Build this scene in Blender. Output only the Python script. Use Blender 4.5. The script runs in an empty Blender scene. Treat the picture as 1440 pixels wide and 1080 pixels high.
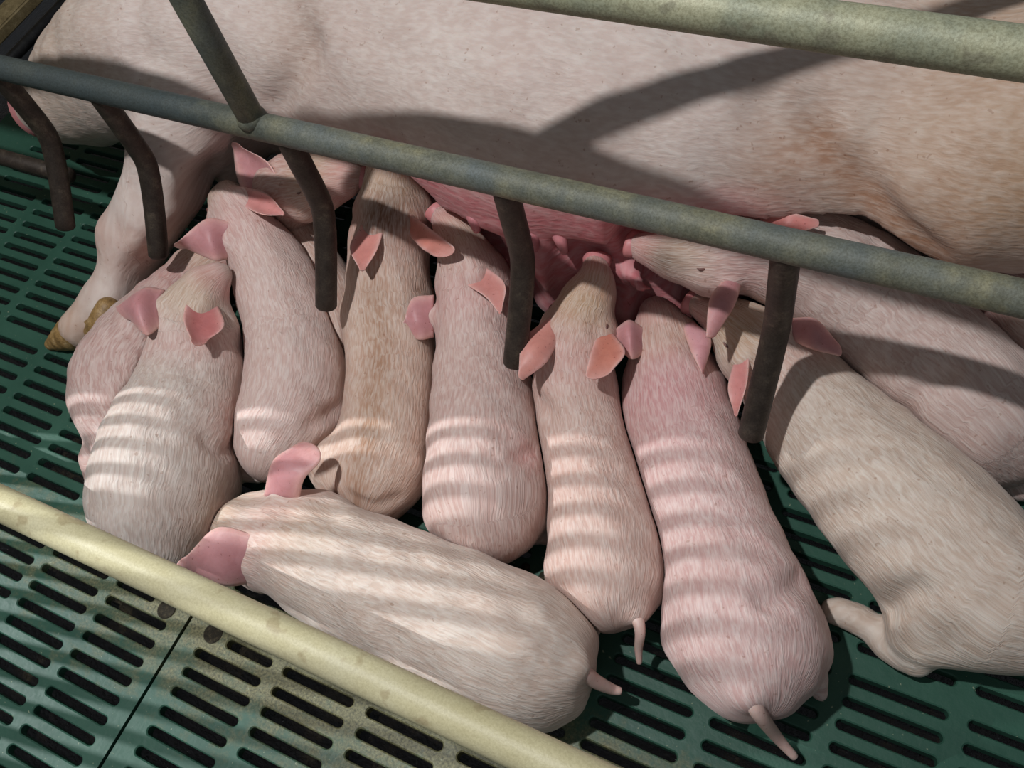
import bpy, bmesh, math, random
import numpy as np
from mathutils import Vector, Matrix
random.seed(7); rng = np.random.RandomState(5)
S = bpy.context.scene; COL = S.collection
# ------------------------------------------------------------------ camera
F = 1290.0; CH = 1.15
_v1 = np.array([-3220., -1010., F]); _v2 = np.array([1330., -2590., F])
_X = -_v1/np.linalg.norm(_v1); _Y = _v2-_X*(_v2@_X); _Y /= np.linalg.norm(_Y); _Z = np.cross(_X, _Y)
M3 = np.array([_X, _Y, _Z])                      # world = M3 @ (right, down, forward)
CAMP = np.array([0., 0., CH])
cam = bpy.data.objects.new('camera', bpy.data.cameras.new('camera')); COL.objects.link(cam)
r_, d_, f_ = M3[:, 0], M3[:, 1], M3[:, 2]
cam.matrix_world = Matrix(((r_[0], -d_[0], -f_[0], 0), (r_[1], -d_[1], -f_[1], 0), (r_[2], -d_[2], -f_[2], CH), (0, 0, 0, 1)))
cam.data.sensor_width = 36; cam.data.lens = F/1440*36; cam.data.clip_start = .02
S.camera = cam
# ------------------------------------------------------------------ light
S.view_settings.view_transform = 'Standard'; S.view_settings.look = 'None'
S.view_settings.exposure = -0.62; S.view_settings.gamma = 1; S.view_settings.use_curve_mapping = False
w = bpy.data.worlds.new('barn_air'); S.world = w; w.use_nodes = True
w.node_tree.nodes['Background'].inputs[0].default_value = (.86, .92, 1.0, 1)
w.node_tree.nodes['Background'].inputs[1].default_value = .20
def light(name, typ, loc, target, energy, color=(1, 1, 1), **k):
    l = bpy.data.lights.new(name, typ); l.energy = energy; l.color = color
    for a, b in k.items(): setattr(l, a, b)
    o = bpy.data.objects.new(name, l); COL.objects.link(o); o.location = loc
    o.rotation_euler = (Vector(target)-Vector(loc)).to_track_quat('-Z', 'Y').to_euler()
    return o
light('ceiling_lamp', 'AREA', (-.95, -.10, 2.9), (-.5, .6, .2), 88, (.98, .985, 1), shape='DISK', size=.09)
light('overhead_fill', 'AREA', (.5, -1.2, 2.6), (-.3, .6, 0), 4, (.95, .98, 1), shape='RECTANGLE', size=1.2, size_y=.5)  # added soft overhead fill, stands for no known lamp
light('lantern', 'SPOT', (-5.2, -.88, 3.7), (-.95, .12, .1), 1800, (.95, .98, 1), spot_size=math.radians(14.5), spot_blend=.8, shadow_soft_size=.008)
# ------------------------------------------------------------------ helpers
def P(u, v, h):
    d = M3@np.array([u-720., v-540., F]); s = (h-CH)/d[2]
    return np.array([d[0]*s, d[1]*s, h])
def depth(p): return (M3.T@(np.asarray(p)-CAMP))[2]
def link(name, me, mat=None, parent=None):
    o = bpy.data.objects.new(name, me); COL.objects.link(o)
    if mat: me.materials.append(mat)
    if parent: o.parent = parent
    return o
def empty(name, loc=(0, 0, 0)):
    o = bpy.data.objects.new(name, None); COL.objects.link(o); o.location = loc; o.empty_display_size = .05
    return o
def tag(o, label, cat=None, group=None, kind=None):
    if label: o['label'] = label
    if cat: o['category'] = cat
    if group: o['group'] = group
    if kind: o['kind'] = kind
def put(o, parent):            # geometry is built in world space: keep it there under a moved root
    o.parent = parent; o.matrix_parent_inverse = Matrix.Translation(parent.location).inverted(); return o
def mesh(verts, faces, smooth=True):
    me = bpy.data.meshes.new('m'); me.from_pydata([tuple(map(float, v)) for v in verts], [], [tuple(map(int, f)) for f in faces])
    if smooth: me.polygons.foreach_set('use_smooth', [True]*len(me.polygons))
    me.update(); return me
def catmull(pts, n):
    p = np.array(pts, float)
    if len(p) == 2: return p[0]+(p[1]-p[0])*np.linspace(0, 1, n)[:, None]
    q = np.vstack([2*p[0]-p[1], p, 2*p[-1]-p[-2]]); out = []
    for t in np.linspace(0, len(p)-1, n):
        i = min(int(t), len(p)-2); f = t-i; a, b, c, d = q[i:i+4]
        out.append(.5*((2*b)+(-a+c)*f+(2*a-5*b+4*c-d)*f*f+(-a+3*b-3*c+d)*f**3))
    return np.array(out)
def tube(pts, radii, n=20, seg=None, caps=True, flat=1.0):
    """closed tube through pts with round ends"""
    pts = np.array(pts, float); radii = np.array([radii]*len(pts) if np.isscalar(radii) else radii, float)
    if seg: c = catmull(np.c_[pts, radii], seg); pts = c[:, :3]; radii = np.maximum(c[:, 3], .0005)
    t = np.gradient(pts, axis=0); t /= np.linalg.norm(t, axis=1)[:, None]
    up = np.array([0, 0, 1.]) if abs(t[0][2]) < .9 else np.array([0, 1., 0])
    N = np.cross(t[0], up); N /= np.linalg.norm(N)
    rings = []; fr = []
    for i in range(len(pts)):
        N = N-t[i]*(N@t[i]); N /= np.linalg.norm(N); B = np.cross(t[i], N); fr.append((N.copy(), B))
    def ring(c, N, B, r): return [c+r*(math.cos(a)*N+flat*math.sin(a)*B) for a in np.linspace(0, 2*math.pi, n, endpoint=False)]
    if caps:
        for a in (80, 60, 35): a = math.radians(a); rings.append(ring(pts[0]-t[0]*radii[0]*math.sin(a)*.45, *fr[0], radii[0]*math.cos(a)))
    for i in range(len(pts)): rings.append(ring(pts[i], *fr[i], radii[i]))
    if caps:
        for a in (35, 60, 80): a = math.radians(a); rings.append(ring(pts[-1]+t[-1]*radii[-1]*math.sin(a)*.45, *fr[-1], radii[-1]*math.cos(a)))
    V = [v for r in rings for v in r]; Fc = []
    for i in range(len(rings)-1):
        for j in range(n): Fc.append((i*n+j, i*n+(j+1) % n, (i+1)*n+(j+1) % n, (i+1)*n+j))
    Fc.append(tuple(range(n))[::-1]); k = (len(rings)-1)*n; Fc.append(tuple(range(k, k+n)))
    return V, Fc
def join(parts):
    V = []; Fc = []
    for v, f in parts:
        o = len(V); V += list(v); Fc += [tuple(i+o for i in g) for g in f]
    return V, Fc
# ------------------------------------------------------------------ materials
def mat(name, col=(.5, .5, .5), rough=.5, metal=0, spec=.5):
    m = bpy.data.materials.new(name); m.use_nodes = True; b = m.node_tree.nodes['Principled BSDF']
    b.inputs['Base Color'].default_value = (*col, 1); b.inputs['Roughness'].default_value = rough
    b.inputs['Metallic'].default_value = metal; b.inputs['Specular IOR Level'].default_value = spec
    return m, m.node_tree.nodes, m.node_tree.links, b
def nd(N, t, **k):
    n = N.new(t)
    for a, b in k.items():
        if a in n.inputs: n.inputs[a].default_value = b
        else: setattr(n, a, b)
    return n
def noise(N, L, vec, scale, detail=4, rough=.6, dist=0):
    n = nd(N, 'ShaderNodeTexNoise'); n.inputs['Scale'].default_value = scale; n.inputs['Detail'].default_value = detail
    n.inputs['Roughness'].default_value = rough; n.inputs['Distortion'].default_value = dist
    L.new(vec, n.inputs['Vector']); return n.outputs['Fac']
def ramp(N, L, fac, stops):
    r = nd(N, 'ShaderNodeValToRGB'); e = r.color_ramp.elements
    while len(e) < len(stops): e.new(.5)
    for i, (p, c) in enumerate(stops): e[i].position = p; e[i].color = (*c, 1) if len(c) == 3 else c
    L.new(fac, r.inputs['Fac']); return r.outputs['Color']
def mix(N, L, f, a, b, blend='MIX'):
    m = nd(N, 'ShaderNodeMix', data_type='RGBA', blend_type=blend)
    for s, v in ((m.inputs[0], f), (m.inputs[6], a), (m.inputs[7], b)):
        if hasattr(v, 'is_linked'): L.new(v, s)
        elif isinstance(v, (int, float)): s.default_value = v
        else: s.default_value = (*v, 1)
    return m.outputs[2]
def bump(N, L, h, b, strength=.3, dist=.001, prev=None):
    n = nd(N, 'ShaderNodeBump'); n.inputs['Strength'].default_value = strength; n.inputs['Distance'].default_value = dist
    L.new(h, n.inputs['Height'])
    if prev: L.new(prev, n.inputs['Normal'])
    L.new(n.outputs[0], b.inputs['Normal']); return n.outputs[0]
def coords(N): return nd(N, 'ShaderNodeTexCoord').outputs['Object']

def skin_mat(name, across=620, along=75, hair=.65, sss=.07, bstr=.8):
    m, N, L, b = mat(name, rough=.55, spec=.25)
    tint = nd(N, 'ShaderNodeAttribute', attribute_name='tint').outputs['Color']
    fl = nd(N, 'ShaderNodeAttribute', attribute_name='flow').outputs['Vector']
    oc = coords(N)
    # wobble so that the hair does not run in straight lines
    wob = nd(N, 'ShaderNodeTexNoise'); wob.inputs['Scale'].default_value = 14; L.new(oc, wob.inputs['Vector'])
    sub = nd(N, 'ShaderNodeVectorMath', operation='SUBTRACT'); L.new(wob.outputs['Color'], sub.inputs[0]); sub.inputs[1].default_value = (.5, .5, .5)
    sc = nd(N, 'ShaderNodeVectorMath', operation='SCALE'); L.new(sub.outputs[0], sc.inputs[0]); sc.inputs['Scale'].default_value = .012
    ad = nd(N, 'ShaderNodeVectorMath', operation='ADD'); L.new(fl, ad.inputs[0]); L.new(sc.outputs[0], ad.inputs[1])
    mp = nd(N, 'ShaderNodeMapping'); L.new(ad.outputs[0], mp.inputs['Vector']); mp.inputs['Scale'].default_value = (along, across, across)
    h1 = noise(N, L, mp.outputs[0], 1.0, 2, .5)
    mp2 = nd(N, 'ShaderNodeMapping'); L.new(ad.outputs[0], mp2.inputs['Vector']); mp2.inputs['Scale'].default_value = (along*.8, across*.45, across*.45)
    mp2.inputs['Rotation'].default_value = (0, 0, .02)
    h2 = noise(N, L, mp2.outputs[0], 1.0, 1, .5)
    hh = nd(N, 'ShaderNodeMath', operation='ADD'); L.new(h1, hh.inputs[0]); L.new(h2, hh.inputs[1])
    hf = nd(N, 'ShaderNodeMapRange'); L.new(hh.outputs[0], hf.inputs[0]); hf.inputs[1].default_value = .8; hf.inputs[2].default_value = 1.25
    hair_col = mix(N, L, .5, tint, (.78, .74, .70))
    skin_col = mix(N, L, 1.0, tint, (.84, .76, .75), 'MULTIPLY')
    hm = nd(N, 'ShaderNodeMath', operation='MULTIPLY'); L.new(hf.outputs[0], hm.inputs[0]); hm.inputs[1].default_value = hair
    c = mix(N, L, hm.outputs[0], skin_col, hair_col)
    blot = ramp(N, L, noise(N, L, oc, 9, 3, .6), [(.3, (.93, .88, .86)), (.7, (1.04, 1.04, 1.03))])
    c = mix(N, L, .9, c, blot, 'MULTIPLY')
    spot = ramp(N, L, noise(N, L, oc, 120, 2, .5), [(.27, (.55, .40, .32)), (.31, (1, 1, 1))])
    c = mix(N, L, .5, c, spot, 'MULTIPLY')
    L.new(c, b.inputs['Base Color'])
    b.inputs['Subsurface Weight'].default_value = sss; b.inputs['Subsurface Radius'].default_value = (.006, .0025, .0015); b.inputs['Subsurface Scale'].default_value = 1
    b.inputs['Sheen Weight'].default_value = .08; b.inputs['Sheen Roughness'].default_value = .4
    bump(N, L, hh.outputs[0], b, bstr, .0012)
    return m
M_SKIN = skin_mat('piglet_skin'); M_SOW = skin_mat('sow_skin', across=300, along=75, hair=.42, bstr=.7)
def bare_mat(name, sss=.25, veins=.5):
    m, N, L, b = mat(name, rough=.45, spec=.35)
    tint = nd(N, 'ShaderNodeAttribute', attribute_name='tint').outputs['Color']; oc = coords(N)
    v = ramp(N, L, noise(N, L, oc, 45, 5, .65, .6), [(.35, (.80, .66, .66)), (.6, (1.05, 1.05, 1.05))])
    c = mix(N, L, veins, tint, v, 'MULTIPLY')
    sp = ramp(N, L, noise(N, L, oc, 260, 2, .5), [(.27, (.45, .3, .25)), (.31, (1, 1, 1))]); c = mix(N, L, .7, c, sp, 'MULTIPLY')
    L.new(c, b.inputs['Base Color']); b.inputs['Subsurface Weight'].default_value = sss
    b.inputs['Subsurface Radius'].default_value = (.008, .003, .002); b.inputs['Subsurface Scale'].default_value = 1
    bump(N, L, noise(N, L, oc, 160, 4, .7), b, .25, .0012); return m
M_BARE = bare_mat('bare_pink_skin')
def pipe_mat(name, stops, scale=30, rough=.55, metal=.25, patch=None, spots=None, darkx=False, grain=.7):
    m, N, L, b = mat(name, rough=rough, metal=metal, spec=.4); oc = coords(N)
    c = ramp(N, L, noise(N, L, oc, scale, 8, .72), stops)
    if patch:
        f = ramp(N, L, noise(N, L, oc, 7, 4, .6), [(.42, (0, 0, 0)), (.62, (1, 1, 1))]); c = mix(N, L, f, c, patch)
    if spots:
        f = ramp(N, L, noise(N, L, oc, 42, 2, .5), [(.62, (0, 0, 0)), (.68, (.7, .7, .7))]); c = mix(N, L, f, c, spots)
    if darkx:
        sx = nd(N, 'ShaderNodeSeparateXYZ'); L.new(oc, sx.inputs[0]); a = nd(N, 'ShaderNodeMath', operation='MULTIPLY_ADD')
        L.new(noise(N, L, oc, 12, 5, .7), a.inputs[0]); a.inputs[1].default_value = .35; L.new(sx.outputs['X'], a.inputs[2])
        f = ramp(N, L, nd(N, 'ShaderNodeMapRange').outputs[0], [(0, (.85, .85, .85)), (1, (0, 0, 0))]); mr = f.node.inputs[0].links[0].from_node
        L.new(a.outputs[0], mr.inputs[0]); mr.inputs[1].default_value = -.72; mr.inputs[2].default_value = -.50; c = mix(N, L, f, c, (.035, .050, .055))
    g = ramp(N, L, noise(N, L, oc, 420, 3, .7), [(.36, (.6, .57, .5)), (.6, (1.1, 1.1, 1.1))]); c = mix(N, L, grain, c, g, 'MULTIPLY')
    L.new(c, b.inputs['Base Color']); n = bump(N, L, noise(N, L, oc, 260, 6, .7), b, .35, .0012); return m
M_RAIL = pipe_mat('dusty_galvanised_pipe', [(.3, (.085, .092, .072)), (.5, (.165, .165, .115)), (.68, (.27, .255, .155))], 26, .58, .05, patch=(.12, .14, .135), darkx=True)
M_CREAM = pipe_mat('cream_dusty_pipe', [(.3, (.50, .45, .26)), (.5, (.57, .52, .32)), (.7, (.60, .56, .37))], 9, .42, 0, spots=(.40, .33, .19), grain=.3)  # dusty galvanised pipe; warm light on it is put into the cream colour
M_UPR = pipe_mat('pale_dusty_pipe', [(.3, (.24, .26, .19)), (.5, (.36, .36, .24)), (.7, (.44, .42, .28))], 12, .5, .1, spots=(.24, .23, .16))
M_FING = pipe_mat('dark_rusty_steel', [(.3, (.020, .015, .012)), (.55, (.050, .038, .030)), (.75, (.13, .105, .075))], 34, .5, .3)
M_IRON = pipe_mat('black_wet_iron', [(.3, (.006, .006, .007)), (.6, (.02, .02, .02)), (.8, (.09, .085, .06))], 40, .3, .3)
M_TAN = pipe_mat('tan_dirty_beam', [(.3, (.10, .075, .035)), (.55, (.22, .17, .085)), (.75, (.33, .27, .16))], 40, .6, 0)
def floor_mat():
    m, N, L, b = mat('green_plastic', rough=.45, spec=.3); oc = coords(N)
    c = ramp(N, L, noise(N, L, oc, 6, 5, .6), [(.3, (.018, .062, .042)), (.7, (.034, .100, .068))])
    # dried dirt: heavier along the panel edges at y ~ .09
    sx = nd(N, 'ShaderNodeSeparateXYZ'); L.new(oc, sx.inputs[0])
    a = nd(N, 'ShaderNodeMath', operation='SUBTRACT'); L.new(sx.outputs['Y'], a.inputs[0]); a.inputs[1].default_value = .085
    a2 = nd(N, 'ShaderNodeMath', operation='ABSOLUTE'); L.new(a.outputs[0], a2.inputs[0])
    mr = nd(N, 'ShaderNodeMapRange'); L.new(a2.outputs[0], mr.inputs[0]); mr.inputs[1].default_value = .20; mr.inputs[2].default_value = 0; mr.inputs[3].default_value = 0; mr.inputs[4].default_value = .62
    gx = nd(N, 'ShaderNodeMapRange'); L.new(sx.outputs['X'], gx.inputs[0]); gx.inputs[1].default_value = -1.1; gx.inputs[2].default_value = -.6; gx.inputs[3].default_value = .45; gx.inputs[4].default_value = 1
    gy = nd(N, 'ShaderNodeMapRange'); L.new(sx.outputs['Y'], gy.inputs[0]); gy.inputs[1].default_value = .20; gy.inputs[2].default_value = .1; gy.inputs[3].default_value = .25; gy.inputs[4].default_value = 1
    mm = nd(N, 'ShaderNodeMath', operation='MULTIPLY'); L.new(mr.outputs[0], mm.inputs[0]); L.new(gx.outputs[0], mm.inputs[1])
    mm2 = nd(N, 'ShaderNodeMath', operation='MULTIPLY'); L.new(mm.outputs[0], mm2.inputs[0]); L.new(gy.outputs[0], mm2.inputs[1])
    nz = noise(N, L, oc, 26, 8, .75)
    s = nd(N, 'ShaderNodeMath', operation='ADD'); L.new(nz, s.inputs[0]); L.new(mm2.outputs[0], s.inputs[1])
    f = ramp(N, L, s.outputs[0], [(.66, (0, 0, 0)), (.95, (.9, .9, .9))])
    dirt = ramp(N, L, noise(N, L, oc, 300, 4, .7), [(.35, (.05, .045, .02)), (.65, (.22, .20, .10))])
    c = mix(N, L, f, c, dirt)
    sp = ramp(N, L, noise(N, L, oc, 190, 2, .5), [(.70, (0, 0, 0)), (.74, (.6, .6, .6))]); c = mix(N, L, sp, c, (.30, .33, .22))
    L.new(c, b.inputs['Base Color'])
    r = nd(N, 'ShaderNodeMapRange'); L.new(nz, r.inputs[0]); r.inputs[3].default_value = .32; r.inputs[4].default_value = .65; L.new(r.outputs[0], b.inputs['Roughness'])
    bump(N, L, noise(N, L, oc, 90, 5, .6), b, .3, .002); return m
M_FLOOR = floor_mat()
def pit_mat():
    m, N, L, b = mat('wet_slurry', rough=.1, spec=.9); oc = coords(N)
    c = ramp(N, L, noise(N, L, oc, 9, 5, .7), [(.50, (.006, .005, .005)), (.60, (.018, .014, .010)), (.72, (.10, .08, .045))])
    L.new(c, b.inputs['Base Color']); bump(N, L, noise(N, L, oc, 170, 3, .7), b, 1.0, .03); return m
M_PIT = pit_mat()
M_HOOF = pipe_mat('horn_hoof', [(.3, (.16, .09, .03)), (.55, (.34, .21, .08)), (.75, (.50, .38, .22))], 60, .5, 0)
M_DARK, *_ = mat('dark_nostril', (.10, .03, .03), .5)

# ------------------------------------------------------------------ floor: slatted plastic panels
XL = [-1.542-.1295, -1.542, -1.4125, -1.283, -1.1525, -1.023, -.894]
XR = [-.723+.1312*i for i in range(8)]+[-.723+.1312*8, -.723+.1312*9]
YL = [.067-.0272*i for i in range(12)][::-1]+[.150+.0273*i for i in range(8)]+[.382+.0268*i for i in range(8)]+[.600+.0275*i for i in range(8)]
YR = [.057-.0272*i for i in range(11)][::-1]+[.130+.0272*i for i in range(8)]+[.361+.0272*i for i in range(8)]+[.592+.0272*i for i in range(8)]+[.83+.0275*i for i in range(12)]
SL, SW, TH = .110, .0118, .014
def slot_cell(V, Fc, x0, x1, y0, y1, sx, sy, L_=SL, W_=SW):
    """flat cell [x0,x1]x[y0,y1] with a rounded slot, its walls going down"""
    n = 24; hole = []; r = W_/2
    for k in range(n):
        a = 2*math.pi*(k+.5)/n
        cx = sx+L_-r if math.cos(a) > 0 else sx+r
        hole.append((cx+r*math.cos(a), sy+r*math.sin(a)))
    out = []
    cxm, cym = (x0+x1)/2, (y0+y1)/2
    for k, (hx, hy) in enumerate(hole):
        a = 2*math.pi*(k+.5)/n; c, s = math.cos(a), math.sin(a)
        # project to the rectangle border
        if abs(s) > .5: out.append((x1 if c > .78 else x0 if c < -.78 else hx+(.35 if abs(c) > .5 else 0)*0, y1 if s > 0 else y0))
        else: out.append((x1 if c > 0 else x0, hy))
    b = len(V); lay = [(out, 0, 0), (None, 0, .0016), (None, -.0012, .0003), (None, -TH, -.0003)]
    V += [(x, y, 0) for x, y in out]
    def grown(e): return [(hx+e*math.cos(2*math.pi*(k+.5)/n), hy+e*math.sin(2*math.pi*(k+.5)/n)) for k, (hx, hy) in enumerate(hole)]
    V += [(x, y, 0) for x, y in grown(.0018)]; V += [(x, y, -.0014) for x, y in grown(.0002)]; V += [(x, y, -TH) for x, y in grown(-.0004)]
    for l in range(3):
        for k in range(n):
            k2 = (k+1) % n; Fc.append((b+l*n+k, b+l*n+k2, b+(l+1)*n+k2, b+(l+1)*n+k))
    # fill the four corners of the rectangle
    for k in range(n):
        k2 = (k+1) % n; (ax, ay), (bx, by) = out[k], out[k2]
        if abs(ax-bx) > 1e-9 and abs(ay-by) > 1e-9:
            c = len(V); V.append((bx if abs(bx-x0) < 1e-9 or abs(bx-x1) < 1e-9 else ax, ay if abs(ay-y0) < 1e-9 or abs(ay-y1) < 1e-9 else by, 0)); Fc.append((b+k, c, b+k2))
def panel(xs, ys, xa, xb, name):
    V, Fc = [], []
    xc = [xa]+[(xs[i]+SL+xs[i+1])/2 for i in range(len(xs)-1)]+[xb]
    yc = [ys[0]-.014]+[(ys[i]+ys[i+1])/2 for i in range(len(ys)-1)]+[ys[-1]+.014]
    for i, x in enumerate(xs):
        for j, y in enumerate(ys):
            if abs(x+.894) < .002 and abs(y-.067) < .002: slot_cell(V, Fc, xc[i], xc[i+1], yc[j], yc[j+1], x, y, .07)
            elif abs(x+.723) < .002 and abs(y-.057) < .002: slot_cell(V, Fc, xc[i], xc[i+1], yc[j], yc[j+1], -.686, y, .075)
            else: slot_cell(V, Fc, xc[i], xc[i+1], yc[j], yc[j+1], x, y)
    # side walls of the panel
    b = len(V); V += [(xa, yc[0], 0), (xb, yc[0], 0), (xb, yc[-1], 0), (xa, yc[-1], 0)]; V += [(v[0], v[1], -.02) for v in V[b:b+4]]
    for k in range(4): k2 = (k+1) % 4; Fc.append((b+k, b+k2, b+4+k2, b+4+k))
    o = link(name, mesh(V, Fc, False), M_FLOOR); o['kind'] = 'structure'; return o
YA, YB = YL, YR
panel(XL, YA, -1.80, -.7585, 'floor')
panel(XR, YB, -.7535, .60, 'floor')
o = link('floor_pit', mesh([(-3, -1.5, -.034), (2, -1.5, -.034), (2, 3, -.034), (-3, 3, -.034)], [(0, 1, 2, 3)]), M_PIT); o['kind'] = 'structure'
# screw sockets beside the seam: dark recessed cups with a rim
M_SOCK = pipe_mat('dirt_filled_socket', [(.3, (.008, .007, .005)), (.55, (.03, .024, .014)), (.75, (.10, .08, .045))], 160, .95, 0)
for (x, y, r) in [(-.797, .062, .0125), (-.712, .060, .0125), (-.350, .302, .006), (-.322, .300, .006)]:
    V, Fc = [], []; n = 28
    for (rr, zz) in [(1.12, -.0005), (1.10, .0010), (1.0, .0013), (.93, .0006), (.6, .0004), (.02, .0004)]:
        V += [(x+rr*r*math.cos(2*math.pi*k/n), y+rr*r*math.sin(2*math.pi*k/n), zz) for k in range(n)]
    for i in range(5):
        for k in range(n): Fc.append((i*n+k, i*n+(k+1) % n, (i+1)*n+(k+1) % n, (i+1)*n+k))
    o = link('floor_socket', mesh(V, Fc), M_SOCK); o['kind'] = 'structure'

# ------------------------------------------------------------------ signed-distance bodies
def smin(a, b, k):
    h = np.clip(.5+.5*(b-a)/k, 0, 1); return b+(a-b)*h-k*h*(1-h)
def smax(a, b, k): return -smin(-a, -b, k)
def capsule(p, a, b, ra, rb):
    ab = (b-a).astype(np.float32); l = float(ab@ab)+1e-12; q = p-a.astype(np.float32)
    t = np.clip((q@ab)/l, 0, 1); q = q-t[:, None]*ab
    return np.sqrt(np.einsum('ij,ij->i', q, q))-(ra+(rb-ra)*t)
def chain(p, st, zs=1.0):
    d = None
    for i in range(len(st)-1):
        c = capsule(p, st[i, :3], st[i+1, :3], st[i, 3], st[i+1, 3]); d = c if d is None else np.minimum(d, c)
    return d
def ellipsoid(p, c, r, ang=0.0):
    q = p-np.array(c, np.float32); ca, sa = math.cos(ang), math.sin(ang)
    q = np.c_[q[:, 0]*ca+q[:, 1]*sa, -q[:, 0]*sa+q[:, 1]*ca, q[:, 2]]
    r = np.array(r, np.float32); k0 = np.sqrt(((q/r)**2).sum(1)); k1 = np.sqrt(((q/(r*r))**2).sum(1))
    return k0*(k0-1)/np.maximum(k1, 1e-6)
class Body:
    def __init__(s): s.items = []; s.bb = None
    def finish(s, pad=.03):
        lo = np.min([i[0] for i in s.items], 0)-pad; hi = np.max([i[1] for i in s.items], 0)+pad; s.lo, s.hi = lo, hi
    def add(s, lo, hi, fn, k): s.items.append((np.array(lo), np.array(hi), fn, k))
    def add_chain(s, st, k=.02):
        st = np.array(st); lo = (st[:, :3]-st[:, 3:4]).min(0); hi = (st[:, :3]+st[:, 3:4]).max(0)
        s.add(lo, hi, lambda p, st=st: chain(p, st), k)
    def add_ball(s, c, r, k=.02, ang=0.0):
        c = np.array(c, float); r = np.array([r]*3 if np.isscalar(r) else r, float); m = r.max()
        s.add(c-m, c+m, lambda p: ellipsoid(p, c, r, ang), k)
    def dist(s, p):
        p = np.asarray(p, np.float32); d = None
        for lo, hi, fn, k in s.items:
            e = fn(p)
            d = e if d is None else (smin(d, e, k) if k > 0 else smax(d, -e, -k))
        return d
def surface_nets(f, lo, hi, h):
    n = np.ceil((hi-lo)/h).astype(int)+1
    ax = [lo[i]+h*np.arange(n[i]) for i in range(3)]
    G = np.stack(np.meshgrid(*ax, indexing='ij'), -1).reshape(-1, 3).astype(np.float32)
    D = f(G).reshape(n); In = D < 0
    c = np.zeros(n-1, int)
    for dx in (0, 1):
        for dy in (0, 1):
            for dz in (0, 1): c += In[dx:n[0]-1+dx, dy:n[1]-1+dy, dz:n[2]-1+dz]
    act = (c > 0) & (c < 8); idx = -np.ones(n-1, int); cells = np.argwhere(act); idx[act] = np.arange(len(cells))
    acc = np.zeros((len(cells), 3)); cnt = np.zeros(len(cells))
    cor = [(a, b, c_) for a in (0, 1) for b in (0, 1) for c_ in (0, 1)]
    for a in cor:
        for k in range(3):
            if a[k]: continue
            b = list(a); b[k] = 1
            da = D[cells[:, 0]+a[0], cells[:, 1]+a[1], cells[:, 2]+a[2]]; db = D[cells[:, 0]+b[0], cells[:, 1]+b[1], cells[:, 2]+b[2]]
            m = (da < 0) != (db < 0); t = np.where(m, da/np.where(da-db == 0, 1, da-db), 0)
            pos = np.array(a, float)[None].repeat(len(cells), 0); pos[:, k] += t
            acc[m] += pos[m]; cnt[m] += 1
    V = lo+h*(cells+acc/np.maximum(cnt, 1)[:, None]); Q = []
    for k in range(3):
        u, v = (k+1) % 3, (k+2) % 3
        sl0 = [slice(None)]*3; sl1 = [slice(None)]*3; sl0[k] = slice(0, n[k]-1); sl1[k] = slice(1, n[k])
        e = In[tuple(sl0)] != In[tuple(sl1)]; E_ = np.argwhere(e)
        E_ = E_[(E_[:, u] > 0) & (E_[:, v] > 0) & (E_[:, u] < n[u]-1) & (E_[:, v] < n[v]-1)]
        def at(du, dv):
            q = E_.copy(); q[:, u] -= du; q[:, v] -= dv; return idx[q[:, 0], q[:, 1], q[:, 2]]
        q = np.c_[at(1, 1), at(0, 1), at(0, 0), at(1, 0)]
        flip = ~In[E_[:, 0], E_[:, 1], E_[:, 2]]; q[flip] = q[flip][:, ::-1]; Q.append(q)
    Q = np.vstack(Q); Q = Q[(Q >= 0).all(1)]
    return V, Q
def relax(V, Q, n=2, lam=.5):
    e = np.vstack([Q[:, [0, 1]], Q[:, [1, 2]], Q[:, [2, 3]], Q[:, [3, 0]]]); e = np.vstack([e, e[:, ::-1]])
    deg = np.bincount(e[:, 0], minlength=len(V))[:, None]
    for _ in range(n):
        s = np.stack([np.bincount(e[:, 0], V[e[:, 1], k], len(V)) for k in range(3)], 1); V = V+lam*(s/deg-V)
    return V
def biggest(V, Q):
    lab = np.arange(len(V))
    for _ in range(400):
        m = lab[Q].min(1); new = lab.copy()
        for c in range(4): np.minimum.at(new, Q[:, c], m)
        new = new[new]
        if (new == lab).all(): break
        lab = new
    keep = lab == np.bincount(lab).argmax(); mp = np.cumsum(keep)-1; return V[keep], mp[Q[keep[Q[:, 0]]]]
def np_mesh(V, Q, tint=None, flow=None):
    me = bpy.data.meshes.new('m'); me.vertices.add(len(V)); me.vertices.foreach_set('co', V.astype(np.float32).ravel())
    me.loops.add(Q.size); me.loops.foreach_set('vertex_index', Q.ravel().astype(np.int32))
    me.polygons.add(len(Q)); me.polygons.foreach_set('loop_start', np.arange(0, Q.size, 4, dtype=np.int32))
    me.update(calc_edges=True); me.validate(); me.polygons.foreach_set('use_smooth', [True]*len(me.polygons))
    if tint is not None:
        a = me.attributes.new('tint', 'FLOAT_COLOR', 'POINT'); a.data.foreach_set('color', np.c_[tint, np.ones(len(tint))].astype(np.float32).ravel())
    if flow is not None:
        a = me.attributes.new('flow', 'FLOAT_VECTOR', 'POINT'); a.data.foreach_set('vector', flow.astype(np.float32).ravel())
    return me
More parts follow.
